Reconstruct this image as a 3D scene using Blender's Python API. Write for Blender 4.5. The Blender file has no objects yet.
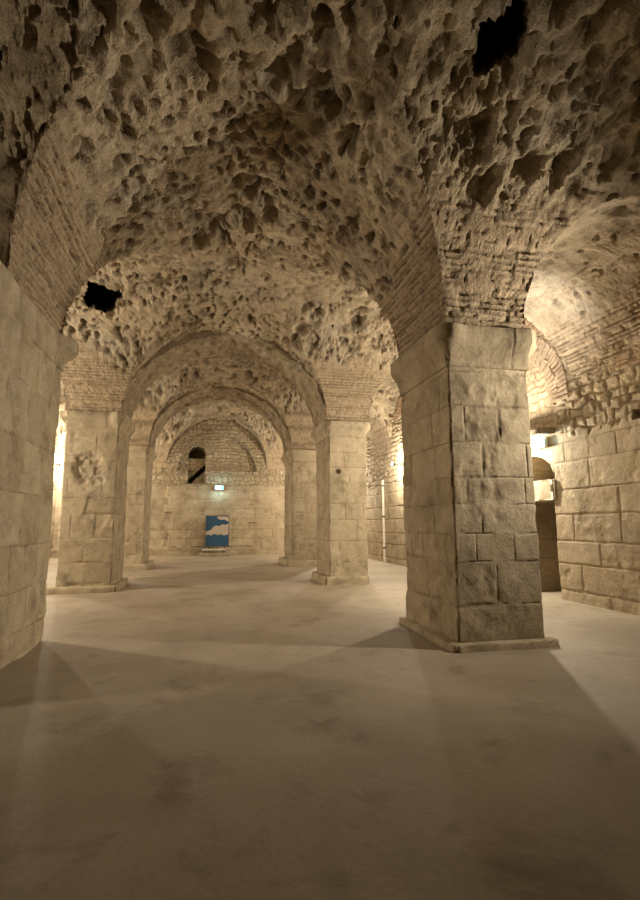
import bpy, math, random
import numpy as np
from mathutils import Matrix, Vector
C = bpy.context.scene.collection
PI = math.pi

# ------------------------------------------------------------------ noise (numpy)
def _h(ix, iy, iz, s):
    n = (ix.astype(np.int64) * 374761393 + iy.astype(np.int64) * 668265263 + iz.astype(np.int64) * 2147483647 + s * 1274126177) & 0xFFFFFFFF
    n = ((n ^ (n >> 13)) * 1274126177) & 0xFFFFFFFF
    n = ((n ^ (n >> 16)) * 2246822519) & 0xFFFFFFFF
    return ((n ^ (n >> 15)) & 0xFFFFFF) / float(0xFFFFFF)

def vnoise(P, s=0):
    i = np.floor(P).astype(np.int64); f = P - i; f = f * f * (3 - 2 * f)
    r = 0
    for a in (0, 1):
        for b in (0, 1):
            for c in (0, 1):
                w = (f[:, 0] if a else 1 - f[:, 0]) * (f[:, 1] if b else 1 - f[:, 1]) * (f[:, 2] if c else 1 - f[:, 2])
                r = r + w * _h(i[:, 0] + a, i[:, 1] + b, i[:, 2] + c, s)
    return r

def fbm(P, o=4, s=0):
    r = 0; a = 0.5; t = 0
    for k in range(o):
        r = r + a * vnoise(P, s + k * 17); t += a; a *= 0.5; P = P * 2.03 + 3.7
    return r / t

def worley(P, s=0):
    i = np.floor(P).astype(np.int64); f1 = np.full(len(P), 9.0); f2 = np.full(len(P), 9.0); cid = np.zeros(len(P))
    for a in (-1, 0, 1):
        for b in (-1, 0, 1):
            for c in (-1, 0, 1):
                q = i + np.array([a, b, c])
                d = ((q[:, 0] + _h(q[:, 0], q[:, 1], q[:, 2], s) - P[:, 0]) ** 2 + (q[:, 1] + _h(q[:, 0], q[:, 1], q[:, 2], s + 1) - P[:, 1]) ** 2
                     + (q[:, 2] + _h(q[:, 0], q[:, 1], q[:, 2], s + 2) - P[:, 2]) ** 2)
                near = d < f1
                f2 = np.where(near, f1, np.minimum(f2, d)); cid = np.where(near, _h(q[:, 0], q[:, 1], q[:, 2], s + 5), cid); f1 = np.where(near, d, f1)
    return np.sqrt(f1), np.sqrt(f2), cid

def sstep(a, b, x):
    t = np.clip((x - a) / (b - a), 0, 1); return t * t * (3 - 2 * t)

def blocks(U, V, ch, bl, seed, vmax, rough=0.15):
    """coursed masonry: returns tone per block and distance to the nearest joint"""
    rnd = np.random.RandomState(seed)
    e = [-0.3]
    while e[-1] < vmax + 1: e.append(e[-1] + ch * rnd.uniform(1 - rough * 1.6, 1 + rough * 1.6))
    e = np.array(e); ci = np.clip(np.searchsorted(e, V) - 1, 0, len(e) - 2)
    dist = np.minimum(V - e[ci], e[ci + 1] - V); tone = np.zeros(len(U)); off = np.zeros(len(U))
    u0, u1 = U.min() - 1, U.max() + 1
    for k in range(len(e) - 1):
        j = [u0 - rnd.uniform(0, bl)]
        while j[-1] < u1: j.append(j[-1] + bl * rnd.uniform(0.55, 1.5))
        j = np.array(j); t = rnd.rand(len(j)); o = rnd.rand(len(j))
        m = ci == k
        if not m.any(): continue
        q = np.clip(np.searchsorted(j, U[m]) - 1, 0, len(j) - 2)
        dist[m] = np.minimum(dist[m], np.minimum(U[m] - j[q], j[q + 1] - U[m])); tone[m] = t[q]; off[m] = o[q]
    return tone, np.abs(dist), off

# ------------------------------------------------------------------ mesh building
def mesh_from(name, V, F, mat, parent=None, attrs=None, sharp=None, smooth=True):
    me = bpy.data.meshes.new(name)
    V = np.asarray(V, dtype=np.float32); F = np.asarray(F, dtype=np.int32)
    me.vertices.add(len(V)); me.vertices.foreach_set('co', V.ravel())
    me.loops.add(F.size); me.loops.foreach_set('vertex_index', F.ravel())
    me.polygons.add(len(F)); me.polygons.foreach_set('loop_start', np.arange(0, F.size, F.shape[1], dtype=np.int32))
    me.update(calc_edges=True); me.validate()
    if smooth: me.polygons.foreach_set('use_smooth', np.ones(len(me.polygons), dtype=bool))
    if sharp: me.set_sharp_from_angle(angle=math.radians(sharp))
    for k, a in (attrs or {}).items():
        at = me.attributes.new(k, 'FLOAT', 'POINT'); at.data.foreach_set('value', np.asarray(a, dtype=np.float32))
    me.materials.append(mat)
    o = bpy.data.objects.new(name, me); C.objects.link(o)
    if parent is not None: o.parent = parent
    return o

def grid_faces(nu, nv, wrap=False, flip=False):
    """vertices indexed i*nv+j"""
    i = np.arange(nu if wrap else nu - 1); j = np.arange(nv - 1)
    I, J = np.meshgrid(i, j, indexing='ij'); I2 = (I + 1) % nu
    F = np.stack([I * nv + J, I2 * nv + J, I2 * nv + J + 1, I * nv + J + 1], -1).reshape(-1, 4)
    return F[:, ::-1] if flip else F

def empty(name, loc, label, cat, group=None):
    o = bpy.data.objects.new(name, None); C.objects.link(o); o.location = loc; o.empty_display_size = 0.3
    tag(o, label, cat, group); return o

def tag(o, label, cat, group=None, kind='thing'):
    o['label'] = label; o['category'] = cat; o['kind'] = kind
    if group: o['group'] = group
    return o

def struct(o): o['kind'] = 'structure'; return o

class MB:
    def __init__(s): s.V = []; s.F = []
    def box(s, a, b, bev=0.0):
        x0, y0, z0 = a; x1, y1, z1 = b; n = len(s.V)
        s.V += [(x0, y0, z0), (x1, y0, z0), (x1, y1, z0), (x0, y1, z0), (x0, y0, z1), (x1, y0, z1), (x1, y1, z1), (x0, y1, z1)]
        s.F += [(n, n + 3, n + 2, n + 1), (n + 4, n + 5, n + 6, n + 7), (n, n + 1, n + 5, n + 4), (n + 1, n + 2, n + 6, n + 5), (n + 2, n + 3, n + 7, n + 6), (n + 3, n, n + 4, n + 7)]
        return s
    def tube(s, p, q, r0, r1=None, n=14):
        r1 = r0 if r1 is None else r1; p = Vector(p); q = Vector(q); d = (q - p).normalized()
        a = d.orthogonal().normalized(); b = d.cross(a); k = len(s.V)
        for c, r in ((p, r0), (q, r1)):
            for i in range(n):
                t = 2 * PI * i / n; s.V.append(tuple(c + a * r * math.cos(t) + b * r * math.sin(t)))
        s.V += [tuple(p), tuple(q)]
        for i in range(n):
            j = (i + 1) % n
            s.F.append((k + i, k + j, k + n + j, k + n + i)); s.F.append((k + 2 * n, k + j, k + i, k + i)); s.F.append((k + 2 * n + 1, k + n + i, k + n + j, k + n + j))
        return s
    def poly(s, outline, y0, y1):
        """outline (x,z) convex-ish, extruded in y"""
        k = len(s.V); n = len(outline)
        for y in (y0, y1): s.V += [(x, y, z) for x, z in outline]
        s.F.append(tuple(range(k, k + n))); s.F.append(tuple(range(k + 2 * n - 1, k + n - 1, -1)))
        for i in range(n):
            j = (i + 1) % n; s.F.append((k + i, k + n + i, k + n + j, k + j))
        return s
    def build(s, name, mat, parent=None, bevel=0.0, org=(0, 0, 0)):
        me = bpy.data.meshes.new(name)
        F = [tuple(dict.fromkeys(f)) for f in s.F]
        me.from_pydata([(v[0] - org[0], v[1] - org[1], v[2] - org[2]) for v in s.V], [], F); me.update()
        me.materials.append(mat); o = bpy.data.objects.new(name, me); C.objects.link(o)
        if parent is not None: o.parent = parent
        else: o.location = org
        if bevel:
            m = o.modifiers.new('bevel', 'BEVEL'); m.width = bevel; m.segments = 2
        return o

# ------------------------------------------------------------------ materials
def nd(nt, t, **kw):
    n = nt.nodes.new(t)
    for k, v in kw.items(): setattr(n, k, v)
    return n

def stone_mat(name, dark, light, joint, stain, pits=0.5, grain=1.0, brick=None, bump=0.8):
    """limestone, brick and rubble: tone (per block), joint (mortar) and brick are attributes of the masonry"""
    k = lambda c: (c[0] * 0.90, c[1] * 0.855, c[2] * 0.78)
    dark, light, joint, stain = k(dark), k(light), k(joint), k(stain)
    if brick: brick = (k(brick[0]), k(brick[1]))
    m = bpy.data.materials.new(name); m.use_nodes = True; nt = m.node_tree; L = nt.links.new
    b = nt.nodes['Principled BSDF']; b.inputs['Roughness'].default_value = 0.93; b.inputs['Specular IOR Level'].default_value = 0.18
    geo = nd(nt, 'ShaderNodeNewGeometry')
    def attr(n): a = nd(nt, 'ShaderNodeAttribute'); a.attribute_name = n; return a.outputs['Fac']
    def noise(sc, det=6, rough=0.6, dist=0.0):
        n = nd(nt, 'ShaderNodeTexNoise'); n.inputs['Scale'].default_value = sc; n.inputs['Detail'].default_value = det; n.inputs['Roughness'].default_value = rough
        n.inputs['Distortion'].default_value = dist; L(geo.outputs['Position'], n.inputs['Vector']); return n.outputs['Fac']
    def mr(x, a, c, lo=0.0, hi=1.0):
        n = nd(nt, 'ShaderNodeMapRange'); L(x, n.inputs['Value']); n.inputs[1].default_value = a; n.inputs[2].default_value = c; n.inputs[3].default_value = lo; n.inputs[4].default_value = hi; return n.outputs[0]
    def mth(op, x, y):
        n = nd(nt, 'ShaderNodeMath', operation=op)
        for i, q in enumerate((x, y)):
            if isinstance(q, (int, float)): n.inputs[i].default_value = q
            else: L(q, n.inputs[i])
        return n.outputs[0]
    def mix(f, x, y, mode='MIX'):
        n = nd(nt, 'ShaderNodeMix', data_type='RGBA', blend_type=mode)
        if isinstance(f, (int, float)): n.inputs[0].default_value = f
        else: L(f, n.inputs[0])
        for i, q in ((6, x), (7, y)):
            if isinstance(q, tuple): n.inputs[i].default_value = q + (1,)
            else: L(q, n.inputs[i])
        return n.outputs[2]
    tone = attr('tone')
    t = mth('ADD', mth('MULTIPLY', tone, 0.55), mth('MULTIPLY', mr(noise(5.0), 0.3, 0.7), 0.45))
    col = mix(t, dark, light)
    st = mr(noise(1.1, 5, 0.65, 0.6), 0.5, 0.68)
    col = mix(mth('MULTIPLY', st, 0.6), col, stain)
    col = mix(mth('MULTIPLY', mr(noise(0.55, 4, 0.6, 0.8), 0.5, 0.7), 0.45 if bump > 0.7 else 0.2), col, (0.36, 0.335, 0.29))
    col = mix(mth('MULTIPLY', mr(noise(0.8, 4, 0.6, 1.5), 0.42, 0.25), 0.5 if bump > 0.7 else 0.25), col, (0.27, 0.185, 0.115))
    gr = mth('MULTIPLY', mr(noise(1.9, 8, 0.68, 0.25), 0.49, 0.68), 0.62 if name != 'wall_masonry' else 0.42)
    col = mix(gr, col, tuple(c * 0.48 for c in stain))
    col = mix(mth('MULTIPLY', mr(noise(3.3, 6, 0.65, 0.2), 0.54, 0.70), 0.5), col, tuple(min(1, c * 1.12) for c in light))
    if brick:
        bt = mix(mth('ADD', mth('MULTIPLY', tone, 0.6), mth('MULTIPLY', noise(14), 0.4)), brick[0], brick[1])
        col = mix(mth('MULTIPLY', attr('brick'), 0.85), col, bt)
    jt = mth('MULTIPLY', attr('joint'), mr(noise(9), 0.3, 0.55))
    col = mix(mth('MULTIPLY', jt, 0.8), col, joint)
    speck = mr(noise(38 * grain, 4, 0.7), 0.35, 0.7, 0.72, 1.2)
    cc = nd(nt, 'ShaderNodeCombineColor')
    for i in range(3): L(speck, cc.inputs[i])
    col = mix(0.8, col, cc.outputs[0], 'MULTIPLY')
    L(col, b.inputs['Base Color'])
    v = nd(nt, 'ShaderNodeTexVoronoi'); v.inputs['Scale'].default_value = 26 * grain; L(geo.outputs['Position'], v.inputs['Vector'])
    pit = mth('MULTIPLY', mr(v.outputs['Distance'], 0.0, 0.4), mr(noise(7), 0.35, 0.6, pits, 0.05))
    hgt = mth('ADD', mth('ADD', mth('MULTIPLY', noise(17 * grain, 8, 0.68), 0.8), pit), mth('MULTIPLY', noise(60 * grain, 4, 0.6), 0.3))
    bp = nd(nt, 'ShaderNodeBump'); bp.inputs['Strength'].default_value = bump; bp.inputs['Distance'].default_value = 0.03
    L(hgt, bp.inputs['Height']); L(bp.outputs[0], b.inputs['Normal'])
    return m

def plain(name, col, rough=0.6, metal=0.0, emit=None, es=0.0, noise=0.0):
    m = bpy.data.materials.new(name); m.use_nodes = True; nt = m.node_tree; b = nt.nodes['Principled BSDF']
    b.inputs['Base Color'].default_value = col + (1,); b.inputs['Roughness'].default_value = rough; b.inputs['Metallic'].default_value = metal
    if emit: b.inputs['Emission Color'].default_value = emit + (1,); b.inputs['Emission Strength'].default_value = es
    if noise:
        n = nd(nt, 'ShaderNodeTexNoise'); n.inputs['Scale'].default_value = 12
        g = nd(nt, 'ShaderNodeNewGeometry'); nt.links.new(g.outputs['Position'], n.inputs['Vector'])
        r = nd(nt, 'ShaderNodeMapRange'); r.inputs[3].default_value = 1 - noise; r.inputs[4].default_value = 1 + noise; nt.links.new(n.outputs['Fac'], r.inputs[0])
        h = nd(nt, 'ShaderNodeHueSaturation'); h.inputs['Color'].default_value = col + (1,); nt.links.new(r.outputs[0], h.inputs['Value']); nt.links.new(h.outputs[0], b.inputs['Base Color'])
    return m

M = {}
M['ashlar'] = stone_mat('pale_limestone', (0.35, 0.295, 0.21), (0.52, 0.455, 0.345), (0.22, 0.18, 0.125), (0.27, 0.22, 0.15), 0.3, bump=0.4)
M['wall'] = stone_mat('wall_masonry', (0.36, 0.30, 0.215), (0.55, 0.48, 0.365), (0.24, 0.195, 0.135), (0.29, 0.235, 0.16), 0.35, brick=((0.38, 0.26, 0.18), (0.52, 0.40, 0.29)), bump=0.5)
M['vault'] = stone_mat('vault_rubble', (0.25, 0.205, 0.145), (0.56, 0.48, 0.36), (0.17, 0.135, 0.095), (0.25, 0.20, 0.14), 0.9, brick=((0.34, 0.265, 0.185), (0.50, 0.41, 0.30)), bump=0.9)
M['rib'] = stone_mat('arch_stone', (0.30, 0.245, 0.175), (0.43, 0.365, 0.27), (0.2, 0.16, 0.11), (0.24, 0.19, 0.13), 0.7)
M['arch_brick'] = stone_mat('voussoir_brick', (0.44, 0.34, 0.25), (0.60, 0.50, 0.38), (0.35, 0.28, 0.2), (0.40, 0.31, 0.22), 0.4)

def floor_mat():
    m = bpy.data.materials.new('beaten_floor'); m.use_nodes = True; nt = m.node_tree; L = nt.links.new; b = nt.nodes['Principled BSDF']
    geo = nd(nt, 'ShaderNodeNewGeometry')
    def noise(sc, det, ro, di=0.0):
        n = nd(nt, 'ShaderNodeTexNoise'); n.inputs['Scale'].default_value = sc; n.inputs['Detail'].default_value = det; n.inputs['Roughness'].default_value = ro; n.inputs['Distortion'].default_value = di
        L(geo.outputs['Position'], n.inputs['Vector']); return n.outputs['Fac']
    r = nd(nt, 'ShaderNodeValToRGB'); e = r.color_ramp.elements
    e[0].position = 0.3; e[0].color = (0.255, 0.207, 0.148, 1); e[1].position = 0.7; e[1].color = (0.35, 0.293, 0.216, 1)
    L(noise(0.7, 5, 0.6, 0.5), r.inputs[0])
    r2 = nd(nt, 'ShaderNodeValToRGB'); e = r2.color_ramp.elements
    e[0].position = 0.33; e[0].color = (0.62, 0.58, 0.54, 1); e[1].position = 0.46; e[1].color = (1, 1, 1, 1)
    L(noise(1.5, 7, 0.68, 0.3), r2.inputs[0])
    mx = nd(nt, 'ShaderNodeMix', data_type='RGBA', blend_type='MULTIPLY'); mx.inputs[0].default_value = 0.7; L(r.outputs[0], mx.inputs[6]); L(r2.outputs[0], mx.inputs[7])
    r3 = nd(nt, 'ShaderNodeValToRGB'); e = r3.color_ramp.elements
    e[0].position = 0.3; e[0].color = (0.86, 0.85, 0.84, 1); e[1].position = 0.7; e[1].color = (1.08, 1.08, 1.08, 1)
    L(noise(30, 5, 0.7), r3.inputs[0])
    mx2 = nd(nt, 'ShaderNodeMix', data_type='RGBA', blend_type='MULTIPLY'); mx2.inputs[0].default_value = 0.7; L(mx.outputs[2], mx2.inputs[6]); L(r3.outputs[0], mx2.inputs[7])
    L(mx2.outputs[2], b.inputs['Base Color'])
    b.inputs['Roughness'].default_value = 0.72; b.inputs['Specular IOR Level'].default_value = 0.3
    bp = nd(nt, 'ShaderNodeBump'); bp.inputs['Strength'].default_value = 0.35; bp.inputs['Distance'].default_value = 0.02
    L(noise(9, 8, 0.65), bp.inputs['Height']); L(bp.outputs[0], b.inputs['Normal'])
    return m
M['floor'] = floor_mat()
M['lamp_metal'] = plain('lamp_metal', (0.08, 0.075, 0.07), 0.5, 0.6)
M['lamp_glow'] = plain('lamp_glow', (0.9, 0.9, 0.85), 0.4, 0, (1.0, 0.86, 0.62), 25)
M['sign_glow'] = plain('sign_glow', (0.03, 0.25, 0.3), 0.4, 0, (0.15, 0.75, 1.0), 1.1)
M['sign_white'] = plain('sign_white', (0.9, 0.95, 0.95), 0.4, 0, (0.7, 0.97, 1.0), 1.6)
M['sign_case'] = plain('sign_case', (0.75, 0.75, 0.72), 0.5)
M['board_blue'] = plain('board_blue', (0.02, 0.075, 0.15), 0.4, noise=0.15)
M['board_map'] = plain('board_map', (0.42, 0.36, 0.29), 0.5, noise=0.15)
M['board_frame'] = plain('board_frame', (0.10, 0.09, 0.08), 0.5)
M['pale_strip'] = plain('pale_strip', (0.62, 0.56, 0.46), 0.6, noise=0.1)
M['black'] = plain('fitting_black', (0.02, 0.02, 0.02), 0.6)

# ------------------------------------------------------------------ plan of the hall
NX0, NX1 = -2.22, 3.20                     # nave between the pillar faces
PL, PR = -3.56, 4.42                       # outer faces of the pillars
WL, WR = -7.55, 7.38                       # side walls
ROWS = [(-1.0, 0.92), (6.36, 8.2), (13.75, 15.6), (20.0, 22.1), (28.6, 30.0)]
SPR = 4.36
def rise_bay(h): return np.minimum(2.62, h * 1.12)

def field(X, Y):
    """height of the vault, and which barrel forms it"""
    H = np.full(X.shape, SPR); K = np.zeros(X.shape, int); A = np.zeros(X.shape); U = X.copy()
    spr = SPR + 0.012 * (Y - 6.4)
    H = spr.copy()
    def barrel(t, a, b, rise, mask_c, k, along):
        nonlocal H, K, A, U
        c, h = (a + b) / 2, (b - a) / 2
        q = np.clip((t - c) / h, -1, 1); z = spr + rise * np.sqrt(1 - q * q)
        inside = (t > a - 1e-6) & (t < b + 1e-6) & mask_c
        z = np.where(inside, z, -9); m = z > H
        H = np.where(m, z, H); K = np.where(m, k, K)
        arc = (h + rise) / 2 * (PI / 2 - np.abs(np.arcsin(q)))
        A = np.where(m, arc, A); U = np.where(m, along, U)
    al = np.ones(X.shape, bool)
    barrel(X, NX0, NX1, 2.74 - 0.40 * sstep(11.8, 13.8, Y) + 0.10 * sstep(16, 20, Y) + 0.3 * sstep(22.0, 24.5, Y), al, 1, Y)
    barrel(X, PR, WR, 1.82, al, 2, Y)
    barrel(X, WL, PL, 2.3, al, 3, Y)
    for i in range(len(ROWS) - 1):
        a, b = ROWS[i][1], ROWS[i + 1][0]
        if i == 0: b = b - 0.42 * sstep(-0.4, -2.1, X)
        if i == 1: a = a + 0.95 * sstep(5.2, 7.2, X)
        barrel(Y, a, b, rise_bay((b - a) / 2), al, 10 + i, X)
    return H, K, A, U

def cosline(a, b, n):
    t = np.linspace(0, PI, n + 1); return (a + b) / 2 - (b - a) / 2 * np.cos(t)

def vault():
    xs = np.concatenate([cosline(WL, PL, 80), np.linspace(PL, NX0, 40)[1:-1], cosline(NX0, NX1, 270), np.linspace(NX1, PR, 64)[1:-1], cosline(PR, WR, 150)])
    yy = []
    for i in range(len(ROWS) - 1):
        a, b = ROWS[i][1], ROWS[i + 1][0]
        yy.append(cosline(a, b, (190, 210, 100, 110)[i])); 
        if i < len(ROWS) - 2: yy.append(np.linspace(ROWS[i + 1][0], ROWS[i + 1][1], (84, 50, 40)[i])[1:-1])
    ys = np.concatenate([np.linspace(-1.0, 0.92, 24)[:-1]] + yy)
    X, Y = np.meshgrid(xs, ys, indexing='ij'); sh = X.shape
    H, K, A, U = field(X, Y)
    P = np.stack([X, Y, H], -1)
    du = np.gradient(P, axis=0); dv = np.gradient(P, axis=1)
    N = np.cross(du, dv); N /= np.linalg.norm(N, axis=-1, keepdims=True) + 1e-9      # points up into the rock
    # soften the normals across the groins
    for _ in range(3):
        Np = np.pad(N, ((1, 1), (1, 1), (0, 0)), 'edge'); N = (Np[:-2, 1:-1] + Np[2:, 1:-1] + Np[1:-1, :-2] + Np[1:-1, 2:] + N * 2) / 6
    N /= np.linalg.norm(N, axis=-1, keepdims=True) + 1e-9
    Pf = P.reshape(-1, 3); Nf = N.reshape(-1, 3); Af = A.ravel(); Uf = U.ravel(); Kf = K.ravel(); h = Pf[:, 2] - SPR
    wob = fbm(Pf * 0.9, 4, 3) - 0.5
    brick = 1 - sstep(1.35, 1.75, h + wob * 1.5)            # brick courses on the lower haunches
    brick = np.where(Kf == 2, 1 - sstep(1.1, 1.3, h + wob * 0.7 + np.where(Pf[:, 0] > 6, 0.0, 0.9)), brick)
    brick = np.where((Kf >= 10) & (Pf[:, 0] > 5.4), brick * 0.15, brick)
    brick = np.where((Kf == 1) & (Pf[:, 1] > 9), brick * 0.35, brick)
    # thin bricks: course about 9 cm
    uw = Uf + 0.02 * (fbm(Pf * 4, 2, 8) - 0.5); vw = Af + 0.03 * (fbm(Pf * 3, 3, 9) - 0.5)
    S2 = np.stack([Uf * 5.5, Af * 17, Kf * 3.3], -1)
    tone, jd, off = blocks(uw, vw, 0.085, 0.8, 5, 7.0, 0.1)
    bj = 1 - sstep(0.008, 0.022, jd)
    pitn = fbm(S2, 3, 21)
    d_brick = (0.034 * bj * sstep(0.3, 0.5, fbm(S2 * 0.35, 2, 23)) + 0.012 * (off - 0.5) + 0.030 * sstep(0.54, 0.66, pitn) + 0.02 * (fbm(S2 * 1.7, 2, 24) - 0.5)) * (1 - 0.5 * sstep(9, 10, Pf[:, 1])) + 0.06 * (fbm(Pf * 2.5, 3, 22) - 0.5)
    # scalloped beds of lost stones, in mortar
    wv = lambda f, o, k: np.stack([fbm(Pf * f, o, k) - 0.5, fbm(Pf * f, o, k + 1) - 0.5, fbm(Pf * f, o, k + 2) - 0.5], -1)
    Q = (Pf + 0.34 * wv(1.9, 3, 31) + 0.20 * wv(6.5, 3, 35)) * np.array([1.0, 0.82, 1.0])
    big = worley(Q * 2.5 * np.array([1, 1, 0.9]), 41); sml = worley(Q * 6.3, 47); peb = worley(Q * 12.0, 53)
    zone = sstep(0.40, 0.62, fbm(Pf * 0.55 + 9.1, 3, 61) + 0.3 * sstep(0.3, 2.0, Pf[:, 0]) * sstep(6.6, 5.8, Pf[:, 1]))
    amt = np.maximum(sstep(0.28, 0.62, fbm(Pf * 1.3, 3, 66)), 0.85 * sstep(0.5, 1.0, zone) * sstep(6.6, 5.8, Pf[:, 1])); act = 0.15 + 0.85 * sstep(0.22, 0.6, (fbm(Pf * 5.1, 3, 68) - 0.2) * 0.9 + amt * 0.42)
    deepb = 0.25 + 1.1 * big[2]; deeps = 0.25 + 1.1 * sml[2]
    cb = 1 - np.clip(big[0] / 0.60, 0, 1) ** 2.5; cs = 1 - np.clip(sml[0] / 0.58, 0, 1) ** 2.5
    sc = cb * 0.27 * deepb * zone + cs * 0.155 * deeps * (1 - 0.45 * zone) + (1 - np.clip(peb[0] / 0.6, 0, 1) ** 2) * 0.028
    holes = 0.14 * sstep(0.88, 0.96, sml[2]) * (1 - sstep(0.22, 0.42, sml[0]))
    streak = fbm(np.stack([Pf[:, 0] * 5, Pf[:, 1] * 0.35, Pf[:, 2] * 5], -1), 3, 71)
    crack = 0.06 * sstep(0.60, 0.66, streak)
    d_rub = sc * act + holes + 0.16 * (fbm(Pf * 1.6, 4, 73) - 0.5) + 0.10 * (fbm(Pf * 7, 5, 75) - 0.5)
    smooth_r = np.where(Kf == 2, 0.80, 0.0)                  # plastered flank over the right aisle
    d_rub = d_rub * (1 - smooth_r) + smooth_r * (crack + 0.05 * (fbm(Pf * 6, 4, 77) - 0.5) + 0.09 * sstep(0.80, 0.9, sml[2]) * (1 - sstep(0.2, 0.4, sml[0])))
    far = sstep(8.5, 10.0, Pf[:, 1]); d_rub = d_rub * (1 - 0.15 * far)
    d = d_brick * brick + d_rub * (1 - brick)
    edge = sstep(0.0, 0.12, np.abs(h - 0.0))
    d = d * (0.2 + 0.8 * edge)
    V = Pf + Nf * d[:, None]
    # square shafts that rise through the vault
    def shaft(cx, cy, wx, wy, up, ang=0.0, lean=(0.0, 0.0), rag=0.3):
        ca, sa = math.cos(ang), math.sin(ang); ax = (Pf[:, 0] - cx) * ca + (Pf[:, 1] - cy) * sa; ay = -(Pf[:, 0] - cx) * sa + (Pf[:, 1] - cy) * ca
        w = rag * (fbm(Pf * 2.6, 4, 81) - 0.5)
        inn = (np.abs(ax + w) < wx) & (np.abs(ay + w) < wy)
        V[inn] += np.array([lean[0] * up, lean[1] * up, up])
    shaft(3.05, 4.46, 0.25, 0.27, 3.0, -0.45, (0.5, 0.75), 0.12)
    shaft(-2.52, 12.1, 0.34, 0.36, 1.6, 0.3, (-0.5, 2.2))
    shaft(0.75, 16.9, 0.12, 0.12, 0.6); shaft(1.2, 26.8, 0.16, 0.16, 0.6)
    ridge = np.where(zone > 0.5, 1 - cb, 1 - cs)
    joint = bj * brick + (1 - brick) * (1 - smooth_r) * sstep(0.35, 0.9, 1 - ridge) * (0.15 + 0.75 * np.where(zone > 0.5, big[2], sml[2]) ** 2) * act  # besides brick joints, darkens the deeper stone beds: shade put into the colour
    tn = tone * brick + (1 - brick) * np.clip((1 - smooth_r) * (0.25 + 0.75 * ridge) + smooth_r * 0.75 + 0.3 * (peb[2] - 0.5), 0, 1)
    # leave out what sits on the pillars
    inn = np.zeros(sh, bool)
    for (a, b) in ROWS:
        iny = (Y > a + 0.02) & (Y < b - 0.02)
        inn |= iny & (((X > PL + 0.02) & (X < NX0 - 0.02)) | ((X > NX1 + 0.02) & (X < PR - 0.02)))
    F = grid_faces(sh[0], sh[1], flip=True)
    keep = ~inn.ravel()[F].all(1)
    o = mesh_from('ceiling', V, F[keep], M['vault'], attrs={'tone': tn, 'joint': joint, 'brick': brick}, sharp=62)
    return struct(o)
vault()

# ------------------------------------------------------------------ floor
def make_floor():
    xs = np.concatenate([np.linspace(-9, -3, 30), np.linspace(-3, 5, 160)[1:], np.linspace(5, 9, 40)[1:]]); ys = np.concatenate([np.linspace(-2, 9, 220), np.linspace(9, 30.5, 160)[1:]])
    X, Y = np.meshgrid(xs, ys, indexing='ij'); P = np.stack([X.ravel(), Y.ravel(), np.zeros(X.size)], -1)
    z = 0.03 * (fbm(P * 0.5, 3, 5) - 0.5) + 0.012 * (fbm(P * 2.5, 4, 6) - 0.5)
    line = np.abs(P[:, 0] - (0.02 * P[:, 1] - 0.05 + 0.10 * (fbm(P * 0.7, 3, 9) - 0.5))); z = z - 0.008 * (1 - sstep(0.01, 0.04, line)) * (P[:, 1] < 12)
    P[:, 2] = z - 0.012
    return struct(mesh_from('floor', P, grid_faces(*X.shape), M['floor']))
make_floor()

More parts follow.
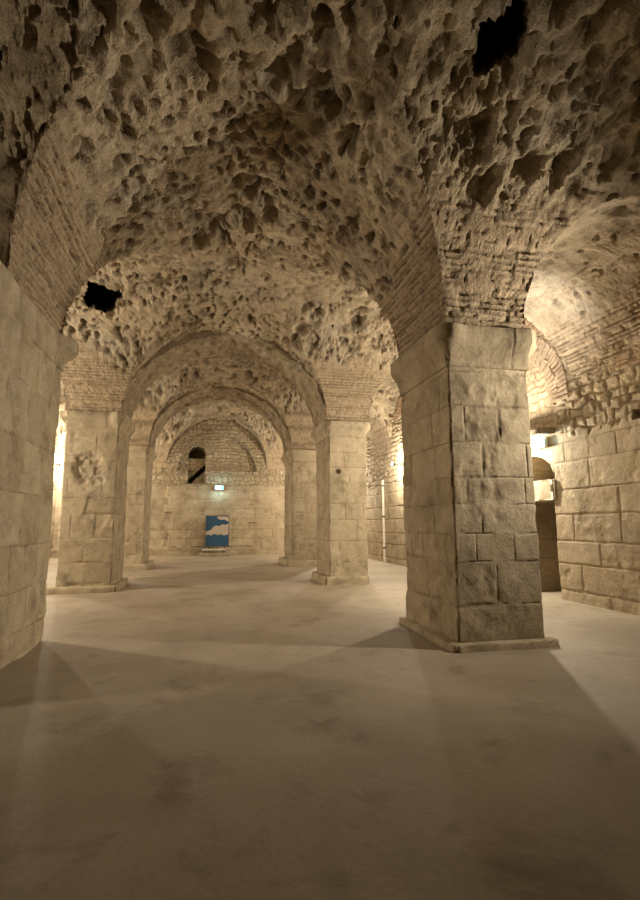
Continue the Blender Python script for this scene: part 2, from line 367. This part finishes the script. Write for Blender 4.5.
# ------------------------------------------------------------------ walls
def wall(name, org, du, dn, us, vs, seed, zones, carves=(), tint=None, proud=None):
    """upright wall: org + du*u + z*v, dn points into the room. zones: heights where ashlar gives way to rubble, rubble to brick"""
    U, V = np.meshgrid(us, vs, indexing='ij'); sh = U.shape; U = U.ravel(); V = V.ravel()
    P = np.array(org)[None] + U[:, None] * np.array(du)[None] + V[:, None] * np.array([0, 0, 1.0])[None]
    w1 = fbm(P * 1.7, 3, seed) - 0.5; w2 = fbm(P * 2.5, 3, seed + 1) - 0.5
    t1, j1, o1 = blocks(U + 0.05 * w1, V + 0.035 * w2, zones.get('ch', 0.46), zones.get('bl', 1.0), seed + 2, 8)
    t2, j2, o2 = blocks(U + 0.30 * (fbm(P * 4, 3, seed + 4) - 0.5), V + 0.24 * (fbm(P * 3, 3, seed + 5) - 0.5), 0.19, 0.27, seed + 3, 8, 0.25)
    t3, j3, o3 = blocks(U, V + 0.03 * w1, 0.088, 0.33, seed + 6, 8, 0.1)
    za = sstep(-0.05, 0.05, zones['rub'](U, V) + w1 * 0.35); zb = sstep(-0.05, 0.05, zones['brick'](U, V) + w2 * 0.3) if 'brick' in zones else np.zeros(len(U))
    dam = sstep(0.52, 0.7, fbm(P * 2.1, 4, seed + 8))
    g1 = 1 - sstep(0.006, 0.02 + 0.03 * dam, j1); g2 = 1 - sstep(0.012, 0.05, j2); g3 = 1 - sstep(0.008, 0.022, j3)
    d1 = -0.016 * g1 + 0.014 * (o1 - 0.5) - 0.03 * dam * fbm(P * 6, 3, seed + 9) + 0.012 * (fbm(P * 5, 4, seed + 10) - 0.5)
    d2 = -0.038 * g2 + 0.05 * (o2 - 0.5) + 0.04 * (fbm(P * 9, 3, seed + 11) - 0.5)
    d3 = -0.028 * g3 + 0.02 * (o3 - 0.5) - 0.03 * sstep(0.55, 0.7, fbm(P * 9, 3, seed + 12))
    d = d1 * (1 - za) + d2 * za * (1 - zb) + d3 * za * zb
    tone = t1 * (1 - za) + t2 * za * (1 - zb) + t3 * za * zb; joint = g1 * (1 - za) * 0.8 + g2 * za * (1 - zb) + g3 * za * zb
    if proud is not None: d = d + proud(U, V, P)
    if tint: tone = np.clip(tone + tint(U, V), 0, 1.2)
    for fn, dep in carves:
        m = fn(U, V)
        d = np.where(m, d * 0.4 - dep, d)
    W = P + d[:, None] * np.array(dn)[None]
    flip = np.dot(np.cross(np.array(du), [0, 0, 1.0]), np.array(dn)) < 0
    o = mesh_from(name, W, grid_faces(*sh, flip=flip), M['wall'], attrs={'tone': tone, 'joint': joint, 'brick': za * zb}, sharp=58)
    return struct(o)

def lines(segs, cuts=()):
    a = np.concatenate([np.linspace(p, q, n, endpoint=False) for p, q, n in segs] + [[segs[-1][1]]])
    for c in cuts: a = a[np.abs(a - c) > 0.012]; a = np.concatenate([a, [c - 0.004, c + 0.004]])
    return np.sort(a)

# right wall: along +y, room is on -x
DOOR_Y0, DOOR_Y1, DOOR_Z = 9.92, 11.15, 2.08
LUN_C, LUN_R, LUN_Z = 10.6, 0.72, 2.55
NI_C, NI_R, NI_S, NI_Z = 11.12, 1.36, 4.22, 3.66
def in_door(U, V): return (U > DOOR_Y0) & (U < DOOR_Y1) & (V < DOOR_Z)
def in_lun(U, V): return (V > LUN_Z) & (((U - LUN_C) / LUN_R) ** 2 + ((V - LUN_Z) / 0.56) ** 2 < 1)
def in_niche(U, V): return ((np.abs(U - NI_C) < NI_R) & (V > NI_Z) & (V <= NI_S)) | ((V > NI_S) & ((U - NI_C) ** 2 + (V - NI_S) ** 2 < NI_R ** 2))
def putlog(U, V): return (np.abs(U - 7.52) < 0.12) & (np.abs(V - 3.50) < 0.09)
wall('wall_right', (WR, 0, 0), (0, 1, 0), (-1, 0, 0),
     lines([(-1.2, 6, 60), (6, 13, 350), (13, 29.5, 260)], (DOOR_Y0, DOOR_Y1, NI_C - NI_R, NI_C + NI_R)), lines([(-0.1, 5, 250), (5, 7.4, 80)], (DOOR_Z, LUN_Z, NI_Z)), 100,
     {'rub': lambda U, V: np.where(U < 12.5, V - 3.35 - 0.02 * (U - 7) - 0.25 * sstep(9.3, 9.8, U), V - 3.2), 'brick': lambda U, V: V - 4.45 + 0.9 * sstep(8.4, 8.0, U) * 0.1 - sstep(7.9, 8.6, U) * 1.4, 'ch': 0.5, 'bl': 1.35},
     carves=((in_door, 2.6), (in_lun, 1.1), (in_niche, 0.42), (putlog, 0.4)))
wall('wall_left', (WL, 0, 0), (0, 1, 0), (1, 0, 0), lines([(-1.2, 8, 60), (8, 29.5, 300)]), lines([(-0.1, 7.4, 150)]), 200,
     {'rub': lambda U, V: V - 3.4, 'ch': 0.46, 'bl': 0.9})

# end wall: along +x, room on -y
EY = 28.6
WIN_X0, WIN_X1, WIN_Z0, WIN_ZS = -1.10, -0.17, 3.80, 5.40
def in_win(U, V):
    c, r = (WIN_X0 + WIN_X1) / 2, (WIN_X1 - WIN_X0) / 2
    return ((np.abs(U - c) < r) & (V > WIN_Z0) & (V <= WIN_ZS)) | ((V > WIN_ZS) & ((U - c) ** 2 + (V - WIN_ZS) ** 2 < r * r))
def in_win_deep(U, V): return in_win(U, V) & ((V > 5.25) | (np.abs((V - 3.95) - 0.95 * (U + 1.0)) < 0.16))
def in_lunette(U, V): return (V > 4.5) & (((U - 0.49) / 2.15) ** 2 + ((V - 4.3) / 2.25) ** 2 < 1)
def end_proud(U, V, P):
    w = 0.25 * (blocks(U * 0 + 0.1, V, 0.5, 1, 307, 8)[0] - 0.5)
    core = (U > -2.0 + w * 2) & (U < 2.45 + w * 3) & (V < 3.62) & (V > 0.45)
    return np.where(core, 0.10, 0.0) + np.where(V < 0.42 + 0.1 * (fbm(P * 2, 3, 5) - 0.5), 0.22, 0.0)
wall('wall_back', (0, EY, 0), (1, 0, 0), (0, -1, 0), lines([(-8, -3, 60), (-3, 4.5, 230), (4.5, 8, 60)], (WIN_X0, WIN_X1)), lines([(-0.1, 7.6, 230)], (WIN_Z0,)), 300,
     {'rub': lambda U, V: V - 3.7, 'ch': 0.52, 'bl': 1.15}, carves=((in_win, 0.45), (in_win_deep, 1.6)), tint=lambda U, V: np.where((U > -2.0) & (U < 2.45) & (V < 3.62) & (V > 0.45), 0.25, -0.25), proud=lambda U, V, P: end_proud(U, V, P) + np.where(in_lunette(U, V), -0.28, 0.0))
# wall behind the viewer closes the hall
wall('wall_front', (0, -1.0, 0), (1, 0, 0), (0, 1, 0), lines([(-8, 8, 90)]), lines([(-0.1, 7.6, 60)]), 400, {'rub': lambda U, V: V - 3.5})

# ------------------------------------------------------------------ pillars
def perim(x0, x1, y0, y1, n_per_m, r=0.03):
    """points, outward normals and running length around a rectangle with softened corners, starting at its back right corner"""
    pts = []; nrm = []
    cs = [(x1 - r, y1 - r, 0), (x0 + r, y1 - r, 90), (x0 + r, y0 + r, 180), (x1 - r, y0 + r, 270)]
    for k, (cx, cy, a0) in enumerate(cs):
        for i in range(5):
            a = math.radians(a0 + 90 * i / 4); pts.append((cx + r * math.cos(a), cy + r * math.sin(a))); nrm.append((math.cos(a), math.sin(a)))
        nx, ny, a1 = cs[(k + 1) % 4]; a = math.radians(a0 + 90)
        p = (cx + r * math.cos(a), cy + r * math.sin(a)); q = (nx + r * math.cos(a), ny + r * math.sin(a))
        n = max(3, int(math.hypot(q[0] - p[0], q[1] - p[1]) * n_per_m))
        for i in range(1, n):
            t = i / n; pts.append((p[0] + (q[0] - p[0]) * t, p[1] + (q[1] - p[1]) * t)); nrm.append((math.cos(a), math.sin(a)))
    pts = np.array(pts); nrm = np.array(nrm); s = np.concatenate([[0], np.cumsum(np.linalg.norm(np.diff(pts, axis=0), axis=1))])
    return pts, nrm, s

def masonry_ring(name, parent, org, pts, nrm, s, prof, seed, ch, bl, mat, cap=True, rough=1.0, z_joint0=0.0, scars=(), worn=None):
    """skin swept up a profile of (z, outset); closed on top and bottom"""
    prof = np.array(prof); n, m = len(pts), len(prof)
    base = np.repeat(pts[:, None], m, 1); N = np.repeat(nrm[:, None], m, 1); Z = np.repeat(prof[None, :, 0], n, 0); O = np.repeat(prof[None, :, 1], n, 0); S = np.repeat(s[:, None], m, 1)
    P = np.concatenate([base, Z[..., None]], -1).reshape(-1, 3); N = N.reshape(-1, 2); O = O.ravel(); S = S.ravel(); Zf = Z.ravel()
    w1 = fbm(P * 1.8, 3, seed) - 0.5; w2 = fbm(P * 2.2, 3, seed + 1) - 0.5
    t, j, o = blocks(S + 0.05 * w1, Zf - z_joint0 + 0.04 * w2, ch, bl, seed + 2, 6)
    dam = sstep(0.53, 0.72, fbm(P * np.array([2.2, 2.2, 1.6]), 4, seed + 3)); fine = fbm(P * 7, 4, seed + 4)
    g = (1 - sstep(0.004, 0.014 + 0.03 * dam, j)) * sstep(0.35, 0.5, fbm(P * 3.1, 3, seed + 7))
    d = (-0.012 * g + 0.010 * (o - 0.5) - 0.045 * dam * fine) * (1.0 if rough < 1.3 else 0.5) + 0.014 * (fine - 0.5) + 0.03 * (fbm(P * 1.1, 3, seed + 5) - 0.5)
    # arrises are chipped
    cn = np.minimum(np.abs(N[:, 0]), np.abs(N[:, 1])); d = d - rough * 0.05 * (cn > 0.05) * sstep(0.45, 0.75, fbm(P * 4.5, 3, seed + 6))
    if rough > 1.9: d = d + 0.13 * (fbm(P * 2.3, 4, seed + 9) - 0.5)
    for (sx, sz, rx, rz, dp) in scars:      # hollows broken into the front face
        q = ((P[:, 0] - sx) / rx) ** 2 + ((Zf - sz) / rz) ** 2 + 0.9 * (fbm(P * 7, 3, seed + 12) - 0.5)
        mk = (1 - sstep(0.2, 1.25, q)) * (N[:, 1] < -0.5); d = d - dp * mk * (0.3 + 1.4 * fbm(P * 9, 4, seed + 11)); t = t * (1 - 0.6 * mk)
    if worn: O = O * worn(P, N)
    d = d + O
    Q = P.copy(); Q[:, :2] += N * d[:, None]; Q -= np.array(org)[None]
    F = grid_faces(n, m, wrap=True)
    V = Q
    att = {'tone': t, 'joint': g}
    if cap:
        tri = []
        for jj, up in ((0, False), (m - 1, True)):
            c = len(V); V = np.concatenate([V, V[jj:n * m:m][:n].mean(0, keepdims=True)])
            for k in att: att[k] = np.concatenate([att[k], [0.4]])
            a = np.arange(n) * m + jj; b2 = ((np.arange(n) + 1) % n) * m + jj
            half = np.stack([a, b2, np.full(n, c)], -1)
            tri.append(half if up else half[:, ::-1])
        tri = np.concatenate(tri)
        # even number of triangles: merge pairs into quads around the centre
        q = []
        for r in (tri[:n], tri[n:]):
            k = 0
            if r[0][2] >= n * m:   # (a,b,c)
                for k in range(0, n - 1, 2): q.append((r[k][0], r[k][1], r[k + 1][1], r[k][2]))
                if n % 2: q.append((r[n - 1][0], r[n - 1][1], r[0][1], r[n - 1][2])) if False else None
            else:                  # (c,b,a)
                for k in range(0, n - 1, 2): q.append((r[k][0], r[k + 1][1], r[k][1], r[k][2]))
        F = np.concatenate([F, np.array(q, dtype=np.int64)])
    return mesh_from(name, V, F, mat, parent, att, sharp=50)

def pillar(label, x0, x1, y0, y1, zc, zt, dens, seed, ch=0.47, bl=0.8, plinth=(0.12, 0.12, 0.12, 0.14), ph=0.1, scars=(), imp=0.14, worn=None):
    cx, cy = (x0 + x1) / 2, (y0 + y1) / 2; org = (cx, cy, 0)
    root = empty('stone_pillar', org, label, 'pillar', 'square stone pillars of the vaulted hall')
    pts, nrm, s = perim(x0, x1, y0, y1, dens)
    zs = np.linspace(0.0, zc, max(20, int(zc * dens)))
    masonry_ring('shaft', root, org, pts, nrm, s, [(z, 0) for z in zs], seed, ch, bl, M['ashlar'], scars=scars)
    # impost: plain band, hollow curve, overhanging slab
    h = zt - zc; pr = [(zc, 0.0), (zc + 0.02 * h, 0.02), (zc + 0.12 * h, 0.02)]
    for k in range(0, 9):
        t = k / 8; pr.append((zc + h * (0.14 + 0.46 * t), 0.02 + (imp - 0.02) * (1 - math.cos(t * PI / 2)) ** 0.9))
    pr += [(zc + h * 0.62, imp + 0.01), (zc + h * 0.8, imp + 0.015), (zc + h * 0.97, imp + 0.01), (zc + h, imp - 0.01)]
    masonry_ring('impost', root, org, pts, nrm, s, pr, seed + 50, 2.0, 1.1, M['ashlar'], rough=1.6, z_joint0=1.2, worn=worn)
    l, r, f, b = plinth
    p2, n2, s2 = perim(x0 - l, x1 + r, y0 - f, y1 + b, dens * 0.8, 0.05)
    masonry_ring('plinth', root, org, p2, n2, s2, [(-0.05, 0), (0.0, 0), (ph * 0.5, 0), (ph * 0.85, -0.005), (ph, -0.03)], seed + 80, 3.0, 0.9, M['ashlar'], rough=2.0, z_joint0=-1.0)
    return root

R1 = pillar('large near stone pillar standing in front of the right wall doorway', 3.20, 4.455, 6.36, 8.18, 3.76, 4.34, 66, 500, ch=0.46, bl=0.72, plinth=(0.10, 0.16, 0.12, 0.16), ph=0.08, imp=0.16, worn=lambda P, N: 1 - 0.4 * sstep(0.1, 0.95, -N[:, 1]) * sstep(4.46, 4.0, P[:, 0]) * sstep(3.2, 3.5, P[:, 0]))
L1 = pillar('near stone pillar cut off by the left edge of the photo', -3.62, -2.22, 5.3, 8.3, 3.92, 4.38, 60, 600, ch=0.62, bl=1.0, plinth=(0.02, 0.0, 0.02, 0.0), ph=0.03, imp=0.2, worn=lambda P, N: np.where(N[:, 0] > 0.3, 0.05 + 0.95 * sstep(7.8, 8.1, P[:, 1]), 1.0))
R2 = pillar('middle right stone pillar with a square plinth block, next behind the large near one', 3.27, 4.36, 13.85, 15.6, 4.02, 4.46, 40, 700, ch=0.5, bl=0.75, plinth=(0.16, 0.0, 0.16, 0.0), ph=0.2, scars=((3.53, 3.05, 0.07, 0.06, 0.12),))
L2 = pillar('middle left stone pillar with a broken hollow in its face and a broad base slab', -3.52, -2.26, 13.75, 15.6, 4.02, 4.46, 40, 800, ch=0.5, bl=0.7, plinth=(0.18, 0.16, 0.18, 0.14), ph=0.14, scars=((-2.9, 2.95, 0.40, 0.48, 0.09),), worn=lambda P, N: np.where(N[:, 1] < -0.3, 0.3 + 0.7 * sstep(-2.5, -2.3, P[:, 0]), 1.0))
R3 = pillar('farthest right stone pillar, slim, nearest the end wall', 3.24, 4.38, 20.0, 22.1, 4.05, 4.52, 28, 900, plinth=(0.22, 0.1, 0.15, 0.1), ph=0.22)
L3 = pillar('farthest left stone pillar, slim, nearest the end wall', -3.6, -2.25, 20.0, 22.1, 4.05, 4.52, 28, 1000, plinth=(0.1, 0.18, 0.15, 0.1), ph=0.2)

# ------------------------------------------------------------------ transverse arches on the far pillars
def arch(label, ya, yb, z0, seed, proj=0.10, rise=2.5, wide=0.02):
    cx = (NX0 + NX1) / 2; a = (NX1 - NX0) / 2 + wide
    org = (cx, (ya + yb) / 2, z0)
    nt_, prof = 190, []
    ny = max(10, int((yb - ya) * 18))
    for t in np.linspace(0, 1, 6): prof.append((ya, 0.20 - t * (0.20 + proj)))
    for t in np.linspace(0, 1, ny)[1:]: prof.append((ya + (yb - ya) * t, -proj))
    for t in np.linspace(0, 1, 6)[1:]: prof.append((yb, -proj + t * (0.20 + proj)))
    prof.append(((ya + yb) / 2, 0.22))
    m = len(prof); th = np.linspace(0, PI, nt_)
    T = np.repeat(th[:, None], m, 1); Yp = np.repeat(np.array(prof)[None, :, 0], nt_, 0); O = np.repeat(np.array(prof)[None, :, 1], nt_, 0)
    base = np.stack([cx + a * np.cos(T), Yp, z0 + rise * np.sin(T)], -1).reshape(-1, 3)
    P0 = 0.05 + 0.06 * np.sin(T)
    O = np.where(O > -proj + 1e-6, -P0 + (O + proj) / (0.2 + proj) * (0.25 * np.sin(T) + 0.15 + P0), -P0)
    n = np.stack([np.cos(T), 0 * T, np.sin(T)], -1).reshape(-1, 3)
    t, j, o = blocks(T.ravel() * a + 0.03 * (fbm(base * 2, 2, seed) - 0.5), Yp.ravel() - ya, 0.62, 0.5, seed, 4)
    g = 1 - sstep(0.005, 0.03, j)
    d = O.ravel() + 0.012 * g + 0.16 * (fbm(base * 1.8, 5, seed + 1) - 0.5) + 0.07 * sstep(0.55, 0.7, fbm(base * 5, 3, seed + 2)) + 0.07 * (1 - np.clip(worley(base * 3.7, seed + 4)[0] / 0.6, 0, 1) ** 2)
    V = base + n * d[:, None] - np.array(org)[None]
    i = np.arange(nt_ - 1); jx = np.arange(m); I, J = np.meshgrid(i, jx, indexing='ij'); J2 = (J + 1) % m
    F = np.stack([I * m + J, I * m + J2, (I + 1) * m + J2, (I + 1) * m + J], -1).reshape(-1, 4)
    ob = mesh_from('stone_arch', V, F, M['rib'], None, {'tone': np.clip(t * 0.5 + 0.2 + 0.8 * (fbm(base * 2.4, 4, seed + 3) - 0.5), 0, 1), 'joint': g * 0.6}, sharp=50); ob.location = org
    return tag(ob, label, 'arch', 'transverse arches across the nave')
arch('wide stone arch spanning between the two middle pillars', 13.82, 15.55, 4.50, 1100, 0.10, 2.27)
arch('farther, smaller looking stone arch spanning between the two slim farthest pillars', 20.05, 22.0, 4.56, 1150, 0.10, 2.40)

# ------------------------------------------------------------------ brick arch in the right wall: two rings of thin bricks on edge
def brick_arch():
    rnd = random.Random(8); mb = MB(); org = (WR, NI_C, NI_S)
    for r0, r1, n in ((NI_R - 0.01, NI_R + 0.27, 46), (NI_R + 0.29, NI_R + 0.58, 54)):
        for k in range(n):
            t0 = -0.02 + (PI + 0.04) * (k + 0.17) / n; t1 = -0.02 + (PI + 0.04) * (k + 0.83) / n; pr = rnd.uniform(0.015, 0.06); a0 = r0 + rnd.uniform(-0.015, 0.015); a1 = r1 + rnd.uniform(-0.02, 0.02)
            b = len(mb.V)
            for x in (WR + 0.2, WR - pr):
                for (r, t) in ((a0, t0), (a1, t0), (a1, t1), (a0, t1)): mb.V.append((x, NI_C + r * math.cos(t), NI_S + r * math.sin(t)))
            mb.F += [(b, b + 1, b + 2, b + 3), (b + 7, b + 6, b + 5, b + 4), (b, b + 4, b + 5, b + 1), (b + 1, b + 5, b + 6, b + 2), (b + 2, b + 6, b + 7, b + 3), (b + 3, b + 7, b + 4, b)]
    o = mb.build('brick_arch', M['arch_brick'], None, 0.006, org)
    return tag(o, 'double ring of thin bricks arching over the recess high in the right wall', 'arch')
brick_arch()

def block_stone(name, lo, hi, mat, seed, label, cat, bev=0.02, res=14):
    """one dressed stone with worn faces"""
    import bmesh
    bm = bmesh.new(); bmesh.ops.create_cube(bm, size=1.0)
    bmesh.ops.bevel(bm, geom=list(bm.edges), offset=0.03, segments=2, affect='EDGES')
    bmesh.ops.subdivide_edges(bm, edges=list(bm.edges), cuts=res, use_grid_fill=True)
    lo = np.array(lo); hi = np.array(hi); c = (lo + hi) / 2; sz = hi - lo
    P = np.array([v.co for v in bm.verts]) * sz + c
    d = 0.03 * (fbm(P * 6, 4, seed) - 0.5)
    for v, p, q in zip(bm.verts, P, d):
        n = v.normal; v.co = Vector(p - c) + n * float(q)
    me = bpy.data.meshes.new(name); bm.to_mesh(me); bm.free(); me.materials.append(mat)
    for p in me.polygons: p.use_smooth = True
    at = me.attributes.new('tone', 'FLOAT', 'POINT'); at.data.foreach_set('value', np.full(len(me.vertices), 0.75, dtype=np.float32))
    o = bpy.data.objects.new(name, me); C.objects.link(o); o.location = tuple(c)
    return tag(o, label, cat)
block_stone('stone_lintel', (WR - 0.06, DOOR_Y0 - 0.10, DOOR_Z), (WR + 0.35, DOOR_Y1 + 0.3, LUN_Z), M['ashlar'], 33, 'pale stone lintel laid across the dark doorway in the right wall', 'lintel')
block_stone('stone_ledge', (WR - 0.30, NI_C - NI_R + 0.02, NI_Z - 0.13), (WR + 0.38, NI_C + NI_R - 0.02, NI_Z + 0.02), M['rib'], 34, 'dark stone ledge under the arched recess high in the right wall', 'ledge')
# dressed lower step at the foot of the end wall
block_stone('stone_step', (-0.35, EY - 1.05, 0.0), (1.15, EY - 0.62, 0.14), M['ashlar'], 35, 'low pale stone step lying on the floor in front of the blue board', 'step')

# ------------------------------------------------------------------ blue information board
def board():
    y = EY - 0.5; org = (0.56, y, 0)
    r = empty('information_board', org, 'blue information board with a beige map on two legs against the end wall', 'information board')
    x0, x1, z0, z1 = -0.04 - .56, 1.12 - .56, 0.50, 2.05
    MB().box((x0, 0, z0), (x1, 0.05, z1)).build('panel', M['board_blue'], r, 0.006)['label'] = 'deep blue panel face'
    mb = MB()
    for a, b in (((x0 - .03, -.015, z0 - .03), (x0, .065, z1 + .03)), ((x1, -.015, z0 - .03), (x1 + .03, .065, z1 + .03)), ((x0, -.015, z1), (x1, .065, z1 + .03)), ((x0, -.015, z0 - .03), (x1, .065, z0))): mb.box(a, b)
    mb.build('frame', M['board_frame'], r)
    w, h = x1 - x0, z1 - z0; P = lambda u, v: (x0 + u * w, z0 + v * h)
    land = [P(*q) for q in [(0.0, .34), (.12, .38), (.22, .33), (.34, .40), (.5, .36), (.66, .38), (.8, .34), (1, .38), (1, .74), (.86, .70), (.72, .72), (.6, .66), (.42, .68), (.3, .62), (.22, .54), (.08, .50), (0.0, .46)]]
    m2 = MB().poly(land, -0.008, 0.0); m2.build('map', M['board_map'], r)['label'] = 'beige land shape on the blue panel'
    top = [P(*q) for q in [(.46, .98), (.52, .90), (.66, .86), (.8, .88), (1, .80), (1, .98)]]
    MB().poly(top, -0.008, 0.0).build('map', M['board_map'], r)['label'] = 'beige patch at the top corner'
    for x in (x0 + .12, x1 - .22):
        MB().box((x, .0, 0), (x + .06, .05, z0 + .05)).build('leg', M['board_frame'], r)
board()
def bench():
    r = empty('stone_bench', (0.40, EY - 0.84, 0.15), 'low slab bench standing on the step below the blue board', 'bench')
    MB().box((-.62, -.14, .13), (.55, .14, .19)).build('seat', M['pale_strip'], r, 0.01)
    for x in (-.5, .38): MB().box((x, -.1, 0), (x + .1, .1, .13)).build('leg', M['board_frame'], r, 0.005)
bench()

# ------------------------------------------------------------------ emergency exit lights
def exit_light(loc, rz, label):
    """lit box with the running figure and arrow of an escape sign"""
    r = empty('exit_light', loc, label, 'exit light', None); r.rotation_euler = (0, 0, rz)
    MB().box((-.24, 0, -.11), (.24, .07, .11)).build('housing', M['sign_case'], r, 0.01)
    MB().box((-.22, -.015, -.095), (.22, 0, .095)).build('lit_panel', M['sign_glow'], r, 0.004)['label'] = 'glowing cyan panel'
    m = MB(); y0, y1 = -.022, -.015
    m.box((-.205, y0, -.08), (-.10, y1, .08))
    pic = m.build('doorway_pictogram', M['sign_white'], r)
    gl = bpy.data.lights.new('exit_glow', 'POINT'); gl.energy = 16; gl.color = (0.45, 0.9, 1.0); gl.shadow_soft_size = 0.08
    go = bpy.data.objects.new('exit_glow', gl); C.objects.link(go); go.location = Vector(loc) + Matrix.Rotation(rz, 3, 'Z') @ Vector((0, -0.12, 0))
    a = MB(); a.poly([(-.06, .02), (-.06, -.02), (.06, -.02), (.06, .02)], y0, y1).poly([(.06, .06), (.06, -.06), (.14, 0)], y0, y1).build('arrow', M['sign_white'], r)
    return r
exit_light((0.60, EY - 0.28, 3.57), 0, 'small cyan exit light glowing on the end wall above the blue board')
exit_light((WR - 0.10, 10.2, 3.38), -PI / 2, 'white-cyan exit light high on the right wall beside the near pillar')

# ------------------------------------------------------------------ flood lamps
def energy(name, loc, e, col, r=0.07, kind='POINT'):
    d = bpy.data.lights.new(name, kind); d.energy = e; d.color = col; d.shadow_soft_size = r
    o = bpy.data.objects.new(name, d); C.objects.link(o); o.location = loc; return o
def flood(loc, side, label, e, col=(1.0, 0.885, 0.705), aim=None, cone=150, off=0.62):
    """wall lamp: back plate, arm, round housing and lens; side is +1 when the wall is on +x"""
    r = empty('wall_lamp', loc, label, 'lamp', 'wall lamps of the side aisles')
    s = -side
    MB().box((0 if s > 0 else -.03, -.07, -.09), (.03 if s > 0 else 0, .07, .09)).build('back_plate', M['lamp_metal'], r, 0.004)
    MB().tube((0, 0, 0), (s * .42, 0, 0), .018).build('arm', M['lamp_metal'], r)
    MB().tube((s * .40, 0, -.02), (s * .49, 0, .0), .06, .085, 20).build('housing', M['lamp_metal'], r)
    MB().tube((s * .49, 0, 0), (s * .505, 0, 0.002), .078, .07, 20).build('lens', M['lamp_glow'], r)['label'] = 'glowing round lens'
    p = (loc[0] + s * off, loc[1], loc[2])
    if aim is None: energy('lamp_light', p, e, col, 0.12)
    else:
        o = energy('lamp_light', p, e, col, 0.12, 'SPOT'); o.data.spot_size = math.radians(cone); o.data.spot_blend = 1.0
        o.rotation_euler = (Vector(aim) - Vector(p)).to_track_quat('-Z', 'Y').to_euler()
    return r
WARM = (1.0, 0.80, 0.55)
E0 = 375
flood((WR, 11.3, 3.36), 1, 'wall lamp behind the near pillar, below the exit light on the right wall', E0 * 1.1)
flood((WR, 18.6, 3.86), 1, 'bright lamp on the far right wall, seen between the near and middle right pillars', E0 * 0.6)
flood((WR, 25.4, 3.9), 1, 'lamp on the right wall near the end wall, behind the far right pillar', E0 * 1.3)
flood((WL, 12.0, 3.8), -1, 'lamp on the left wall behind the near left pillar', E0 * 1.5)
flood((WL, 18.6, 3.9), -1, 'lamp on the left wall behind the middle left pillar', E0)
flood((WL, 27.2, 4.55), -1, 'bright lamp far back on the left wall, seen between the near and middle left pillars', E0 * 1.5)
flood((WR, 5.0, 3.75), 1, 'lamp on the right wall just outside the picture', E0 * 1.35, aim=(2.2, 7.4, 3.6), cone=140)
flood((WL, 4.7, 3.75), -1, 'lamp on the left wall just outside the picture', E0 * 0.55, aim=(1.5, 7.0, 4.0), cone=140)
# uplight standing on the ledge of the near pillar
def uplight():
    loc = (4.52, 8.12, 4.36)
    r = empty('uplight', loc, 'small uplight standing on the ledge at the top of the near pillar, aisle side', 'lamp')
    MB().box((-.06, -.1, 0), (.06, .1, .02)).build('base', M['lamp_metal'], r, 0.003)
    MB().tube((0, 0, .02), (0, 0, .10), .05, .065, 20).build('housing', M['lamp_metal'], r)
    MB().tube((0, 0, .10), (0, 0, .108), .058, .055, 20).build('lens', M['lamp_glow'], r)
    o = energy('uplight_light', (loc[0] + 0.06, loc[1], loc[2] + .2), 300, (1.0, 0.95, 0.88), 0.05, 'SPOT'); o.data.spot_size = math.radians(85); o.data.spot_blend = 1.0
    o.rotation_euler = (Vector((6.6, 9.4, 6.0)) - o.location).to_track_quat('-Z', 'Y').to_euler()
uplight()

# added pipe standing in for a pale streak of light on the far right wall
def pale_strip():
    x, y = WR - 0.09, 20.9
    r = empty('streak_pipe', (x, y, 0), 'added upright pipe standing in for a pale light streak on the far right wall beyond the bright lamp', 'pipe')
    MB().tube((0, 0, 0.02), (0, 0, 3.45), .05, .05, 16).build('pipe', M['pale_strip'], r)
    for z in (.6, 1.9, 3.2): MB().tube((0, 0, z - .03), (0, 0, z + .03), .065, .065, 16).build('clip', M['lamp_metal'], r)
pale_strip()

# ------------------------------------------------------------------ world and camera
w = bpy.data.worlds.new('dim_hall'); bpy.context.scene.world = w; w.use_nodes = True
w.node_tree.nodes['Background'].inputs[0].default_value = (0.0, 0.0, 0.0, 1); w.node_tree.nodes['Background'].inputs[1].default_value = 0.0

f = 515.0; pitch = math.atan(74 / f); roll = math.radians(0.3); yaw = math.radians(12.2946)
F = Vector((math.sin(yaw) * math.cos(pitch), math.cos(yaw) * math.cos(pitch), math.sin(pitch))); R = Vector((math.cos(yaw), -math.sin(yaw), 0)); U = R.cross(F)
c, s = math.cos(roll), math.sin(roll); R, U = R * c - U * s, R * s + U * c
cam = bpy.data.cameras.new('camera'); co = bpy.data.objects.new('camera', cam); C.objects.link(co)
cam.sensor_fit = 'VERTICAL'; cam.sensor_height = 36.0; cam.lens = f / 900 * 36.0; cam.clip_end = 200
co.matrix_world = Matrix(((R.x, U.x, -F.x, 0), (R.y, U.y, -F.y, 0), (R.z, U.z, -F.z, 1.6), (0, 0, 0, 1)))
sc = bpy.context.scene; sc.camera = co
vs = sc.view_settings; vs.view_transform = 'Standard'; vs.look = 'None'; vs.gamma = 1; vs.use_curve_mapping = False; vs.exposure = 1.1
sc.cycles.max_bounces = 10; sc.cycles.diffuse_bounces = 6; sc.cycles.use_denoising = True; sc.cycles.sample_clamp_indirect = 6
